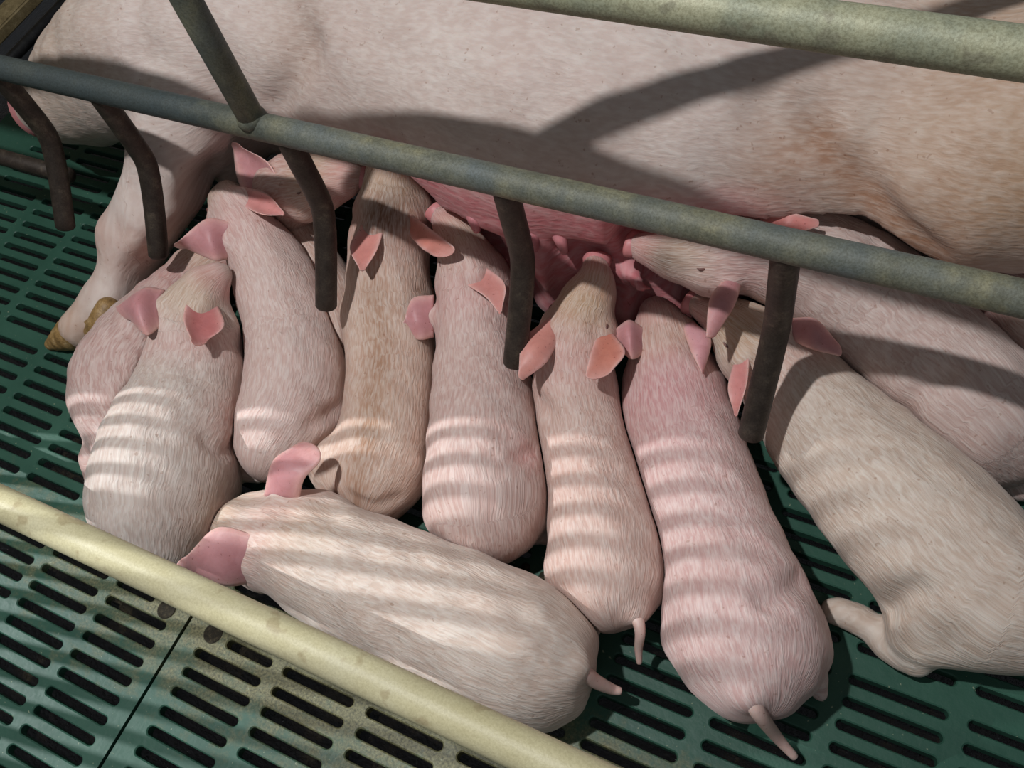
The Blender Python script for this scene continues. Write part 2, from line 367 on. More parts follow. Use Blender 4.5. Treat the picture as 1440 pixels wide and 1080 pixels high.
def flow_of(V, st):
    """(distance along the spine, arc around it, 0)"""
    best = np.full(len(V), 9.); s = np.zeros(len(V)); th = np.zeros(len(V)); s0 = 0.
    for i in range(len(st)-1):
        a, b = st[i, :3], st[i+1, :3]; ab = b-a; l = np.linalg.norm(ab)
        if l < 1e-6: continue
        t0 = (V-a)@ab/l/l; t = np.clip(t0, 0, 1); q = V-(a+t[:, None]*ab); d = np.linalg.norm(q, axis=1)
        x = ab/l; side = np.cross([0, 0, 1.], x); side /= np.linalg.norm(side)+1e-9; up = np.cross(x, side)
        m = d < best; best[m] = d[m]
        tt = t0 if i in (0, len(st)-2) else t
        s[m] = (s0+tt*l)[m]; th[m] = np.arctan2(q[m]@side, q[m]@up); s0 += l
    return np.c_[s, th*.06, th*0]
def hit(body, u, v, t0=.3, lim=1.7):
    """point where the ray of pixel u,v meets the body; nearest approach if it misses"""
    d = M3@np.array([u-720., v-540., F]); d = d/np.linalg.norm(d); t = t0; bt, bd = t0, 9
    for _ in range(90):
        p = CAMP+d*t; q = float(body.dist(p[None])[0])
        if q < bd: bd, bt = q, t
        if q < .0008: break
        t += max(q*.8, .001)
        if t > lim: break
    return CAMP+d*bt
def ray_h(u, v, h): return P(u, v, h)

# ------------------------------------------------------------------ the animals' outlines, (u, v, radius px, height of the axis or None)
def station(u, v, rp, h=None, hmin=.066):
    hh = h if h is not None else .07
    for _ in range(6):
        p = P(u, v, hh); r = rp*depth(p)/F
        if h is None: hh = max(r*.96, hmin)
    return [*P(u, v, hh), r]
def spine(l, n=26, hmin=.066): return catmull([station(*(list(a)+[None])[:4], hmin=hmin) for a in l], n)
PIG = {}
def pig(key, sp, balls=(), tubes=(), **k):
    b = Body(); st = spine(sp, hmin=k.get('hmin', .066)); b.add_chain(st)
    sl = np.r_[0, np.cumsum(np.linalg.norm(np.diff(st[:, :3], axis=0), axis=1))]; i = int(np.searchsorted(sl, .075))
    ax = st[i+1, :3]-st[i-1, :3]; ax /= np.linalg.norm(ax); sd = np.cross([0, 0, 1.], ax); sd /= np.linalg.norm(sd)
    if key not in 'AL':
        for sg in (-1, 1): b.add_ball(st[i, :3]+sd*sg*st[i, 3]*.52-np.array([0, 0, st[i, 3]*.28]), st[i, 3]*.62, .02)
    for (u, v, rp, h, kk) in balls:
        s = station(u, v, rp, h); b.add_ball(s[:3], s[3], kk)
    for tb, kk in tubes: b.add_chain(catmull([station(*a) for a in tb], 8), kk)
    b.finish(.012); b.st = st; PIG[key] = (b, k); return b
T = lambda *a: list(a)
pig('A', [(330, 350, 38, .08), (294, 372, 40, .075), (258, 414, 48), (206, 492, 74), (178, 545, 78), (185, 600, 62), (190, 640, 50)],
    balls=[(152, 530, 46, .06, .03), (142, 645, 26, .04, .012)], tubes=[(T((165, 600, 42, .05), (150, 650, 30, .035), (145, 700, 22, .02), (135, 712, 14, .015)), .015)])
pig('B', [(311, 385, 15, .165), (300, 393, 24, .165), (284, 415, 38, .155), (272, 455, 54, .13), (274, 510, 70, .10), (262, 570, 84, .085), (238, 630, 95), (225, 690, 98), (222, 728, 84)],
    balls=[(172, 690, 46, .05, .025), (285, 690, 50, .05, .025), (225, 520, 40, .07, .03)],
    tubes=[(T((320, 640, 24, .03), (345, 662, 16, .022), (362, 668, 12, .02)), .012)])
pig('C', [(318, 272, 18, .13), (323, 286, 30, .15), (340, 310, 42, .155), (365, 350, 50, .135), (393, 410, 62, .10), (412, 475, 68), (416, 540, 73), (405, 590, 72), (392, 618, 62)],
    balls=[(368, 600, 44, .05, .02), (447, 585, 42, .05, .025)])
pig('D', [(496, 252, 22, .215), (478, 254, 30, .215), (448, 258, 41, .20), (408, 268, 50, .165), (396, 310, 52, .10), (430, 370, 48, .07), (465, 430, 50, .055), (478, 470, 42, .05)], hmin=.05)
pig('E', [(556, 205, 18, .24), (556, 225, 30, .23), (553, 262, 44, .20), (549, 315, 54, .165), (546, 370, 58, .13), (547, 440, 63, .09), (551, 520, 64), (546, 590, 67), (535, 650, 68), (528, 672, 64)],
    balls=[(480, 655, 46, .05, .025), (552, 660, 42, .06, .03), (520, 450, 38, .07, .03), (575, 450, 38, .07, .03)],
    tubes=[(T((480, 690, 30, .035), (520, 712, 22, .03), (552, 712, 18, .03), (566, 700, 14, .03)), .01)])
pig('F', [(622, 306, 18, .185), (634, 322, 25, .18), (648, 345, 35, .165), (664, 388, 46, .145), (670, 435, 56, .115), (675, 500, 64, .085), (680, 570, 76), (682, 640, 84), (684, 700, 88), (686, 716, 80)],
    balls=[(722, 600, 38, .06, .006), (722, 705, 54, .055, .022), (642, 715, 44, .05, .025)],
    tubes=[(T((748, 745, 20, .02), (764, 756, 12, .015), (770, 762, 8, .012)), .012)])
pig('H', [(838, 378, 20, .185), (836, 394, 27, .185), (829, 418, 37, .17), (816, 452, 47, .15), (808, 500, 56, .125), (810, 555, 61, .095), (822, 630, 66), (838, 700, 72), (851, 770, 82), (856, 806, 82)],
    balls=[(816, 815, 46, .055, .025), (892, 805, 44, .055, .025)],
    tubes=[(T((828, 872, 18, .02), (832, 890, 10, .012), (833, 898, 8, .01)), .01)])
pig('I', [(924, 442, 26, .12), (929, 460, 38, .12), (938, 500, 52, .105), (950, 560, 70, .085), (968, 630, 78), (990, 700, 82), (1015, 775, 88), (1036, 845, 102), (1052, 905, 106)],
    balls=[(1110, 905, 56, .055, .025), (985, 890, 50, .055, .03), (915, 590, 34, .07, .03)],
    tubes=[(T((1140, 950, 24, .03), (1152, 966, 14, .02), (1155, 976, 11, .016)), .01)])
pig('J', [(984, 430, 20, .15), (1000, 438, 26, .15), (1028, 454, 38, .145), (1062, 482, 52, .135), (1102, 522, 68, .11), (1155, 590, 86, .09), (1228, 670, 104), (1305, 750, 114), (1375, 822, 113), (1410, 838, 108)],
    balls=[(1308, 878, 58, .055, .025), (1130, 470, 44, .10, .03)],
    tubes=[(T((1290, 905, 42, .04), (1282, 922, 28, .028), (1252, 912, 22, .024), (1222, 880, 22, .022), (1190, 862, 22, .02), (1172, 860, 18, .018)), .008)])
pig('K', [(902, 347, 20, .215), (918, 352, 26, .215), (955, 358, 38, .21), (1005, 356, 54, .205), (1068, 352, 68, .20), (1135, 370, 82, .18), (1212, 422, 94, .14), (1290, 496, 98, .115), (1360, 566, 100, .105), (1388, 594, 94)],
    balls=[(1355, 600, 72, .065, .014)], tubes=[(T((1380, 668, 24, .03), (1415, 684, 18, .025), (1450, 690, 15, .02)), .01)])
pig('L', [(1395, 395, 26, .16), (1430, 425, 54, .14), (1490, 480, 80, .09), (1560, 540, 90, .085)])
pig('M', [(322, 742, 26, .045), (336, 745, 40, .06), (365, 750, 60, .08), (410, 765, 74, .085), (470, 795, 88, .09), (550, 835, 98), (630, 872, 104), (705, 908, 108), (735, 920, 102)],
    balls=[(790, 900, 42, .06, .03), (770, 965, 50, .055, .03), (455, 735, 42, .08, .03)])
# ---- the sow
sow = Body()
YX = np.array
sow.add_chain(catmull([[-1.22, .92, .20, .17], [-1.05, .96, .21, .19], [-.85, 1.0, .215, .21], [-.6, 1.02, .215, .215], [-.35, 1.03, .215, .22], [-.12, 1.03, .21, .22], [.15, 1.03, .21, .21], [.35, 1.03, .2, .19]], 22))
# belly bulging forward over the udder
sow.add_chain(catmull([[-1.12, .89, .28, .15], [-.92, .905, .26, .175], [-.74, .89, .265, .185], [-.58, .86, .27, .195], [-.45, .85, .27, .195], [-.25, .89, .26, .18], [-.02, .95, .25, .165], [.2, 1.0, .24, .16]], 16), .06)
sow.add_chain(catmull([[-.95, .93, .13, .13], [-.6, .88, .13, .15], [-.2, .92, .13, .13], [.1, .95, .13, .12]], 10), .05)
# udder mounds
for (u, v, rp, h) in [(560, 262, 55, .14), (655, 305, 66, .16), (740, 330, 72, .165), (800, 355, 66, .15), (865, 360, 66, .16), (960, 350, 60, .15), (1060, 370, 60, .13), (775, 402, 44, .09), (885, 436, 40, .08), (940, 440, 36, .08), (690, 380, 46, .09)]:
    s = station(u, v, rp, h); sow.add_ball(s[:3], s[3], .03)
# the long lobe drawn out to the teat
sow.add_chain(catmull([station(850, 360, 46, .16), station(892, 394, 42, .17), station(932, 418, 35, .17), station(968, 430, 24, .16)], 8), .015)
# thigh
sow.add_chain(catmull([station(1600, 160, 200, .30), station(1460, 195, 185, .31), station(1365, 235, 150, .30)], 8), .02)
# head and neck
sow.add_chain(catmull([station(300, 60, 150, .25), station(230, 72, 125, .25), station(160, 100, 97, .21), station(115, 130, 74, .17), station(80, 145, 50, .14), station(60, 151, 38, .125)], 12), .03)
# upper foreleg down to the foot
sow.add_chain(catmull([station(262, 150, 80, .24), station(245, 215, 64, .20), station(232, 265, 58, .16), station(208, 325, 54, .12), station(190, 362, 46, .09), station(165, 405, 38, .06), station(138, 440, 34, .045), station(112, 462, 28, .035)], 14), .025)
for (u, v, rp, h) in [(178, 325, 36, .12), (150, 428, 26, .055)]:
    q_ = station(u, v, rp, h); sow.add_ball(q_[:3], q_[3], .03)
sow.add_chain(catmull([station(330, 200, 50, .14), station(330, 235, 34, .10)], 4), .03)
sow.finish(.02)
def fold(px, r, k):
    pts = [hit(sow, *q) for q in px]; st = catmull([[*(p+(CAMP-p)/np.linalg.norm(CAMP-p)*r*.35), r] for p in pts], 10); sow.add_chain(st, -k)
FOLDS = [([(188, -10), (191, 55), (193, 125)], .007, .02), ([(436, 70), (412, 105), (385, 150)], .009, .035), ([(1080, 150), (1110, 168), (1135, 165)], .016, .05), ([(1150, 195), (1195, 250), (1245, 300), (1310, 360)], .013, .025), ([(352, -20), (398, 20), (420, 60)], .014, .05)]
for q_ in FOLDS: fold(*q_)
sow.st = catmull([[-1.9, .70, .2, .1], [-1.22, .90, .25, .17], [-.6, .91, .25, .2], [0, .93, .25, .2], [.5, .97, .25, .2]], 16)
BODS = {k: v[0] for k, v in PIG.items()}; BODS['S'] = sow
BITE = .05
def competed(key):
    me_ = BODS[key]; others = [(k, b) for k, b in BODS.items() if k != key and (b.lo < me_.hi).all() and (b.hi > me_.lo).all()]
    def f(p):
        d = me_.dist(p)
        ph = {k: i*1.7 for i, k in enumerate(BODS)}[key]; q = p*(1 if key != 'S' else .6)
        raw = d.copy(); d = d+.0011*(np.sin(q[:, 0]*95+ph)*np.cos(q[:, 1]*80+ph*2)+.7*np.sin(q[:, 1]*150+q[:, 0]*60+ph))*(1 if key != 'S' else 1.8)
        near = np.where(raw < .015)[0]
        for k, b in others:
            q = p[near]; m = ((q > b.lo) & (q < b.hi)).all(1); ii = near[m]
            if len(ii) == 0: continue
            do = b.dist(p[ii])+(BITE if k == 'S' else -BITE if key == 'S' else 0); d[ii] = smax(d[ii], (raw[ii]-do)*.5+.0006, .005)
        return smax(d, .0012-p[:, 2], .006)
    return f
def build_body(key, h):
    b = BODS[key]; lo, hi = b.lo.copy(), b.hi.copy(); lo[2] = max(lo[2], -.008)
    V, Q = biggest(*surface_nets(competed(key), lo, hi, h)); V = relax(V, Q, 2, .4); return V, Q

# ------------------------------------------------------------------ piglets
def lin(r, g, b): return tuple(((c/255+.055)/1.055)**2.4 if c > 10 else c/255/12.92 for c in (r, g, b))
def stfrac(st):
    s = np.r_[0, np.cumsum(np.linalg.norm(np.diff(st[:, :3], axis=0), axis=1))]; return s
def tint_of(key, V, st, fl):
    base = np.array(PIG[key][1].get('col', lin(218, 194, 184))); s = fl[:, 0]; L_ = stfrac(st)[-1]; th = fl[:, 1]/.06
    c = np.repeat(base[None], len(V), 0)
    def blend(col, w): nonlocal c; w = np.clip(w, 0, 1)[:, None]; c = c*(1-w)+np.array(col)*w
    blend(lin(222, 160, 158), np.exp(-((s-.12)/.05)**2)*.30+np.exp(-(s-.01)**2/.0004)*.7)       # pink behind the ears and at the nose
    face = np.exp(-((s-.045)/.035)**2); blend(lin(205, 178, 138), face*.45*np.clip(np.cos(th)+.3, 0, 1))   # brown dirt on the face
    for p in PIG[key][1].get('patches', ()):
        q = np.array(hit(BODS[key], p[0], p[1])); r = p[2]/1100.; blend(p[3], np.exp(-(((V-q)**2).sum(1))/(r*r))*p[4])
    for (k2) in [PIG[key][1].get('dorsal')]:
        if k2: blend(k2[0], np.exp(-(th/.35)**2)*k2[1]*np.clip((s-.15)/.06, 0, 1))
    return c
def attr(me, tint):
    n = len(me.vertices); t = np.asarray(tint); t = np.repeat(t[None], n, 0) if t.ndim == 1 else t
    a = me.attributes.new('tint', 'FLOAT_COLOR', 'POINT'); a.data.foreach_set('color', np.c_[t, np.ones(n)].astype(np.float32).ravel())
def ear_mesh(A, B, cup, th=.0024, n=20, m=15, col=(.55, .25, .23), edge=(.66, .42, .38), fold=0.0):
    """A, B: world-space rim curves from base to tip; a thin leaf cupped between them"""
    a = catmull(A, n); b = catmull(B, n); ext = (a[-1]+b[-1])/2-(a[-2]+b[-2])/2
    n2 = 5; d_ = b[-1]-a[-1]; wd_ = np.linalg.norm(d_); dirn = ext/(np.linalg.norm(ext)+1e-9)
    ea, eb = [], []
    for q in range(1, n2+1):
        an = q/n2*math.pi/2; c_ = (a[-1]+b[-1])/2+dirn*wd_*.35*math.sin(an); ea.append(c_-d_/2*max(math.cos(an), .04)); eb.append(c_+d_/2*max(math.cos(an), .04))
    a = np.vstack([a, ea]); b = np.vstack([b, eb]); n = len(a); mid = (a+b)/2
    ax = mid[-1]-mid[0]; wd = b[n//3]-a[n//3]; nrm = np.cross(wd, ax); nrm /= np.linalg.norm(nrm)+1e-9
    if nrm@(CAMP-mid[0]) < 0: nrm = -nrm
    top = []; bot = []; tt = []
    for i in range(n):
        f = i/(n-1); taper = (1-f)**.4 if f < 1 else 0
        w_ = np.linalg.norm(b[i]-a[i])
        for j in range(m):
            g = j/(m-1); x = 2*g-1
            dz = cup*w_*(1-x*x)*(.4+.6*math.sin(math.pi*min(f*1.1, 1)))+fold*f*f
            p = a[i]*(1-g)+b[i]*g-nrm*dz
            t = th*(1-.65*abs(x)**3)*(1-.5*f)*(1+1.6*(1-f)**4); top.append(p+nrm*t); bot.append(p-nrm*t)
            e = max(abs(x)**4, f**5); tt.append(np.array(col)*(1-e)+np.array(edge)*e)
    V = top+bot; N0 = n*m; Fc = []
    for i in range(n-1):
        for j in range(m-1):
            k = i*m+j; Fc.append((k, k+1, k+m+1, k+m)); Fc.append((N0+k, N0+k+m, N0+k+m+1, N0+k+1))
    rim = [j for j in range(m)]+[i*m+m-1 for i in range(1, n)]+[(n-1)*m+j for j in range(m-2, -1, -1)]+[i*m for i in range(n-2, 0, -1)]
    for q in range(len(rim)):
        k, k2 = rim[q], rim[(q+1) % len(rim)]; Fc.append((k, N0+k, N0+k2, k2))
    me = mesh(V, Fc); attr(me, np.array(tt+tt)); return me
def make_ear(key, root, A, B, lift=(.006, .016), cup=.18, col=None, edge=None, fold=0.0, back=False, base=None):
    """A/B pixel curves; first point of each sits on the head, the rest rise by lift off the head's depth"""
    body = BODS[key]; pa = hit(body, *(base[0] if base else A[0])); pb = hit(body, *(base[1] if base else B[0]))
    def curve(pts, p0):
        out = [p0-(CAMP-p0)/np.linalg.norm(CAMP-p0)*.006]
        for i, q in enumerate(pts[1:] if not base else pts):
            f = (i+1)/(len(pts)-1+(1 if base else 0)); z = p0[2]+lift[0]*math.sin(math.pi*min(f, 1))+lift[1]*f; p = P(q[0], q[1], z)
            # keep the leaf above its own head
            for _ in range(12):
                if float(body.dist(p[None])[0]) > .004: break
                z += .003; p = P(q[0], q[1], z)
            out.append(p)
        return out
    me = ear_mesh(curve(A, pa), curve(B, pb), cup, col=col or lin(190, 136, 138), edge=edge or lin(222, 178, 170), fold=fold)
    o = link('ear', me, M_BARE); return put(o, root)
TAILP = {}
def tail_root(key, pts, r0):
    b = BODS[key]; p0 = hit(b, pts[0][0], pts[0][1]); iw = b.st[-2, :3]-p0; iw /= np.linalg.norm(iw); w_ = [p0+iw*.03, p0+iw*r0*.9]
    for q in pts[1:]:
        h = q[2]; p = P(q[0], q[1], h)
        for _ in range(40):
            if float(b.dist(p[None])[0]) > r0*.25: break
            h += .003; p = P(q[0], q[1], h)
        w_.append(p)
    TAILP[key] = w_; b.add_ball(p0+iw*r0*1.1, r0*1.7, .02)
def tail(key, root, pts, r0):
    V, Fc = tube(TAILP[key], [r0*1.3, r0*1.3]+list(np.linspace(r0*1.02, r0*.55, len(pts)-1)), 14, 26); me = mesh(V, Fc)
    attr(me, lin(206, 178, 168)); return put(link('tail', me, M_BARE), root)
def snout_disc(key, root, r=.0135, tip=None, tilt=0.0):
    st = BODS[key].st; p = st[0, :3]; ax = st[0, :3]-st[3, :3]; ax = ax/np.linalg.norm(ax)
    c = p+ax*st[0, 3]*.86; side = np.cross(ax, [0, 0, 1.]); side /= np.linalg.norm(side); up = np.cross(side, ax)
    prof = [(0, .0028), (.35, .0030), (.62, .0034), (.84, .0036), (.97, .0022), (1.03, -.001), (.98, -.006), (.9, -.012)]
    n = 28; V = []; Fc = []
    for (rr, hh) in prof:
        for k in range(n):
            a = 2*math.pi*k/n; x, y = math.cos(a)*r*1.15*rr, math.sin(a)*r*.95*rr; z = hh
            for sx in (-1, 1):
                d2 = ((x-sx*r*.42)/(r*.26))**2+(y/(r*.34))**2; z -= .005*math.exp(-d2*1.3)
            V.append(c+side*x+up*y+ax*z)
    for i in range(len(prof)-1):
        for k in range(n): Fc.append((i*n+k, i*n+(k+1) % n, (i+1)*n+(k+1) % n, (i+1)*n+k))
    me = mesh(V, Fc); attr(me, lin(200, 132, 132)); o = put(link('snout', me, M_BARE), root)
    parts = []
    for sx in (-1, 1):
        q = c+side*sx*r*.44+ax*.0022; parts.append(tube([q-ax*.004, q], [r*.2, r*.17], 12))
    V, Fc = join(parts); put_n = link('nostrils', mesh(V, Fc), M_DARK); put_n.parent = o
    return o
def eyes(key, root, s_at=.062, ang=62):
    b = BODS[key]; st = b.st; s = stfrac(st); i = max(1, int(np.searchsorted(s, s_at))); c = st[i]; ax = st[i+1, :3]-st[i-1, :3]; ax /= np.linalg.norm(ax)
    side = np.cross([0, 0, 1.], ax); side /= np.linalg.norm(side); up = np.cross(ax, side)
    for sg in (-1, 1):
        a = math.radians(ang); d = up*math.cos(a)+side*sg*math.sin(a); p = c[:3].copy()
        for _ in range(40):
            q = float(b.dist(p[None])[0])
            if q > -.0004: break
            p = p+d*max(-q*.8, .0005)
        if any(float(BODS[k].dist(p[None])[0]) < .003 for k in BODS if k != key): continue
        t = np.cross(d, side); t = ax
        L_ = []
        for x in np.linspace(-1, 1, 7): L_.append(p+t*x*.006-up*(.0018*(1-x*x))+d*(.0006-.0015*x*x))
        V1, F1 = tube(L_, [.0004, .0011, .0015, .0016, .0015, .0011, .0004], 8)
        o = link('eyelid', mesh(V1, F1), M_LASH); put(o, root)
M_LASH, *_ = mat('eyelid_slit', (.16, .07, .06), .5)

C_PINK = lin(212, 186, 182); C_TAN = lin(206, 188, 172); C_GREY = lin(206, 196, 186)
EARS = {
 'B': [dict(A=[(232, 408), (203, 405), (166, 430)], B=[(226, 458), (205, 471), (183, 450)], cup=-.20, lift=(.012, -.01)),
       dict(A=[(262, 426), (258, 450), (268, 476)], B=[(306, 430), (315, 458), (292, 479)], cup=.22, lift=(.004, .012), col=lin(190, 118, 116))],
 'C': [dict(A=[(324, 312), (290, 308), (249, 341)], B=[(322, 364), (300, 366), (262, 350)], cup=-.12, lift=(.008, .004)),
       dict(A=[(344, 264), (375, 272), (399, 298)], B=[(345, 292), (370, 302), (397, 303)], cup=.35, lift=(.012, .004), col=lin(205, 140, 135))],
 'D': [dict(A=[(350, 284), (334, 250), (328, 210)], B=[(402, 284), (380, 232), (340, 207)], cup=.15, lift=(.01, .02))],
 'E': [dict(A=[(508, 318), (492, 348), (505, 378)], B=[(540, 322), (530, 352), (514, 378)], cup=.15, lift=(.002, -.012), col=lin(205, 135, 125)),
       dict(A=[(576, 300), (600, 318), (636, 345)], B=[(578, 332), (592, 348), (606, 358)], cup=.12, lift=(.014, .018), col=lin(205, 132, 118))],
 'F': [dict(A=[(610, 415), (580, 420), (568, 452)], B=[(610, 474), (592, 478), (572, 474)], cup=-.12, lift=(.006, -.004)),
       dict(A=[(655, 400), (682, 417), (702, 441)], B=[(684, 376), (710, 400), (706, 436)], cup=.2, lift=(.006, .006), col=lin(202, 140, 132))],
 'H': [dict(A=[(774, 446), (736, 478), (729, 524)], B=[(784, 482), (768, 510), (738, 533)], cup=-.12, lift=(.004, -.004), col=lin(205, 142, 130)),
       dict(A=[(838, 476), (830, 500), (824, 524)], B=[(862, 470), (879, 495), (862, 520)], cup=.10, lift=(.004, .008), col=lin(200, 130, 112))],
 'I': [dict(A=[(905, 462), (885, 450), (866, 462)], B=[(904, 498), (888, 505), (872, 492)], cup=-.2, lift=(.008, .0)),
       dict(A=[(960, 462), (972, 495), (986, 522)], B=[(978, 455), (1000, 478), (990, 524)], cup=-.12, lift=(.008, .004), col=lin(212, 158, 162))],
 'J': [dict(A=[(1032, 512), (1024, 546), (1032, 580)], B=[(1054, 500), (1050, 540), (1038, 580)], cup=.22, lift=(.006, .0), col=lin(208, 142, 138)),
       dict(A=[(1114, 448), (1148, 449), (1178, 482)], B=[(1116, 480), (1145, 492), (1178, 500)], cup=-.15, lift=(.01, .01))],
 'K': [dict(A=[(1016, 396), (998, 420), (993, 470)], B=[(1042, 402), (1032, 432), (1008, 470)], cup=-.2, lift=(.01, .01)),
       dict(A=[(1070, 308), (1105, 299), (1148, 308)], B=[(1070, 328), (1110, 330), (1148, 320)], cup=.2, lift=(.012, .012), col=lin(208, 132, 125))],
 'M': [dict(A=[(356, 752), (305, 742), (262, 782)], B=[(350, 820), (318, 824), (272, 812)], cup=-.16, lift=(.008, .0)),
       dict(A=[(372, 698), (383, 650), (412, 627)], B=[(420, 702), (427, 675), (445, 655)], cup=-.15, lift=(.01, .03))],
}
LBL = {
 'A': ('pink piglet leftmost of the litter, half covered by the white piglet beside it', dict(col=lin(200, 174, 167))),
 'B': ('white piglet at the left end of the litter with striped shadow on its back', dict(col=C_GREY, patches=[(330, 600, 60, lin(214, 165, 155), .6)])),
 'C': ('pale pink piglet whose pointed left ear overlaps the tip of a hanging steel bar', dict(col=lin(212, 190, 182))),
 'D': ('piglet turned right behind the second row, with one large raised translucent ear', dict(col=lin(200, 174, 160))),
 'E': ('tan backed piglet with a brown dirty patch on top of its head', dict(col=lin(212, 188, 170), dorsal=(lin(160, 118, 82), .65),
        patches=[(545, 300, 48, lin(105, 78, 50), .9), (560, 215, 26, lin(170, 150, 120), .5)])),
 'F': ('pink piglet with its upturned snout beside the brown headed piglet', dict(col=lin(208, 184, 176), patches=[(740, 640, 30, lin(215, 150, 145), .6)])),
 'H': ('piglet in the middle of the litter, yellowish face lifted to the udder, thin tail hanging', dict(col=lin(212, 186, 174), patches=[(820, 415, 50, lin(185, 155, 112), .5)])),
 'I': ('large pink piglet with its head pushed under the udder and tail hanging lowest', dict(col=lin(210, 182, 178), patches=[(940, 545, 80, lin(214, 160, 165), .5)])),
 'J': ('big greyish white piglet at lower right with a hind foot stretched left', dict(col=lin(208, 196, 180), patches=[(1045, 470, 40, lin(190, 160, 120), .5)])),
 'K': ('big piglet lying behind the lower right one, one ear above the steel rail', dict(col=lin(205, 186, 178), patches=[(932, 366, 28, lin(105, 88, 68), .75)])),
 'L': ('piglet at the right edge, mostly hidden behind the rail and its neighbour', dict(col=lin(212, 186, 180))),
 'M': ('white piglet lying crossways in the foreground under the cream rail, large pink ears spread', dict(col=lin(214, 202, 188), patches=[(420, 735, 60, lin(196, 172, 138), .3)])),
}
MESHES = {}
for key in PIG:
    PIG[key][1].update(LBL[key][1])
TAILS = {'H': ([(897, 868, .085), (900, 888, .085), (898, 912, .06), (899, 932, .045)], .0062),
         'I': ([(1056, 984, .085), (1068, 1004, .085), (1092, 1036, .055), (1117, 1064, .03)], .0085),
         'M': ([(816, 940, .085), (836, 957, .085), (858, 968, .06), (872, 972, .055)], .0085)}
for key in TAILS: tail_root(key, *TAILS[key])
for key, px, r_, k_ in [('F', [(754, 632), (722, 643), (690, 640)], .006, .014), ('B', [(342, 612), (318, 636), (292, 622)], .006, .016), ('E', [(488, 698), (525, 712), (560, 702)], .005, .012),
                        ('J', [(1246, 858), (1262, 838), (1290, 828)], .006, .02), ('K', [(1262, 600), (1285, 560), (1335, 520)], .006, .022), ('M', [(345, 700), (400, 712), (470, 720)], .004, .03),
                        ('H', [(752, 560), (770, 575)], .004, .02), ('C', [(478, 575), (455, 590), (440, 596)], .005, .02), ('I', [(1130, 815), (1100, 835), (1075, 845)], .004, .025)]:
    b = BODS[key]; pts = [hit(b, *q) for q in px]; b.add_chain(catmull([[*(p+(CAMP-p)/np.linalg.norm(CAMP-p)*r_*.3), r_] for p in pts], 8), -k_)
for key in EARS:                      # a low mound of gristle under each ear, and jowls beside the muzzle
    b = BODS[key]; ms = []
    for e in EARS[key]:
        p, q = hit(b, *e['A'][0]), hit(b, *e['B'][0]); ms.append(((p+q)/2, np.linalg.norm(p-q)))
    for c, w_ in ms: d = CAMP-c; d /= np.linalg.norm(d); b.add_ball(c-d*w_*.12, min(w_*.34, .014), .016)
for key in PIG:
    b = BODS[key]; V, Q = build_body(key, .0042); fl = flow_of(V, b.st)
    c = b.st[len(b.st)//2, :3]
    root = empty('piglet', (c[0], c[1], 0)); tag(root, LBL[key][0], 'piglet', 'piglets nursing from the sow')
    put(link('body', np_mesh(V, Q, tint_of(key, V, b.st, fl), fl), M_SKIN), root)
    for e in EARS.get(key, ()): make_ear(key, root, **e)
    if key in TAILS: tail(key, root, *TAILS[key])
    if key in 'FHKJD': snout_disc(key, root, .0165)
    if key in 'BCDEFHJK': eyes(key, root)

# ------------------------------------------------------------------ the sow
V, Q = build_body('S', .0085)
fl = flow_of(V, sow.st); fl[:, 1] *= 3
tint = np.repeat(np.array([lin(212, 202, 194)]), len(V), 0)
def bl(col, w):
    global tint
    w = np.clip(w, 0, 1)[:, None]; tint = tint*(1-w)+np.array(col)*w
x, y, z = V[:, 0], V[:, 1], V[:, 2]
bl(lin(186, 158, 122), np.clip((x+.25)/.35, 0, 1)*.85*np.clip((z-.2)/.15, 0, 1))
bl(lin(190, 175, 150), np.clip((-x-1.15)/.2, 0, 1)*.5)
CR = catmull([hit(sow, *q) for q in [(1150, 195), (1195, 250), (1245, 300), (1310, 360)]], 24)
bl(lin(150, 106, 70), np.exp(-(np.min([((V-c)**2).sum(1) for c in CR], 0))/.0009)*.75)  # brown shade of the thigh crease, painted into the skin
for (u, v_, h, r, c_, a) in [(1100, 165, .42, .05, lin(165, 122, 90), .5), (400, 20, .42, .05, lin(150, 120, 95), .4), (1330, 330, .35, .06, lin(165, 120, 85), .5)]:
    q = P(u, v_, h); bl(c_, np.exp(-(((x-q[0])**2+(y-q[1])**2)/(r*r)))*a)
ud = np.clip((.335-z)/.06, 0, 1)*np.clip((.86-y)/.06, 0, 1)*np.clip((x+.72)/.06, 0, 1)*np.clip((-.12-x)/.1, 0, 1); bl(lin(214, 132, 140), ud*.95)
ft = P(110, 460, .04); bl(lin(190, 140, 85), np.exp(-(((V-ft)**2).sum(1))/.0022)*.55)
for (u, v_, r, a) in [(150, 340, .05, .4), (215, 360, .05, .4)]:
    q = P(u, v_, .12); bl(lin(215, 155, 130), np.exp(-(((V-q)**2).sum(1))/(r*r))*a)
sroot = empty('sow', (-.6, .9, 0)); tag(sroot, 'large pale sow lying on her side behind the steel rails, udder towards the piglets', 'sow')
put(link('body', np_mesh(V, Q, tint, fl), M_SOW), sroot)
def blob_part(name, body_items, h, material, col, parent=sroot, clip=True):
    b = Body()
    for st, k in body_items: b.add_chain(np.array(st), k)
    b.finish(.01)
    def f(p):
        d = b.dist(p); return smax(d, .001-p[:, 2], .003)
    V, Q = surface_nets(f, b.lo, b.hi, h); V = relax(V, Q, 1, .4); me = np_mesh(V, Q); attr(me, col); return put(link(name, me, material), parent)
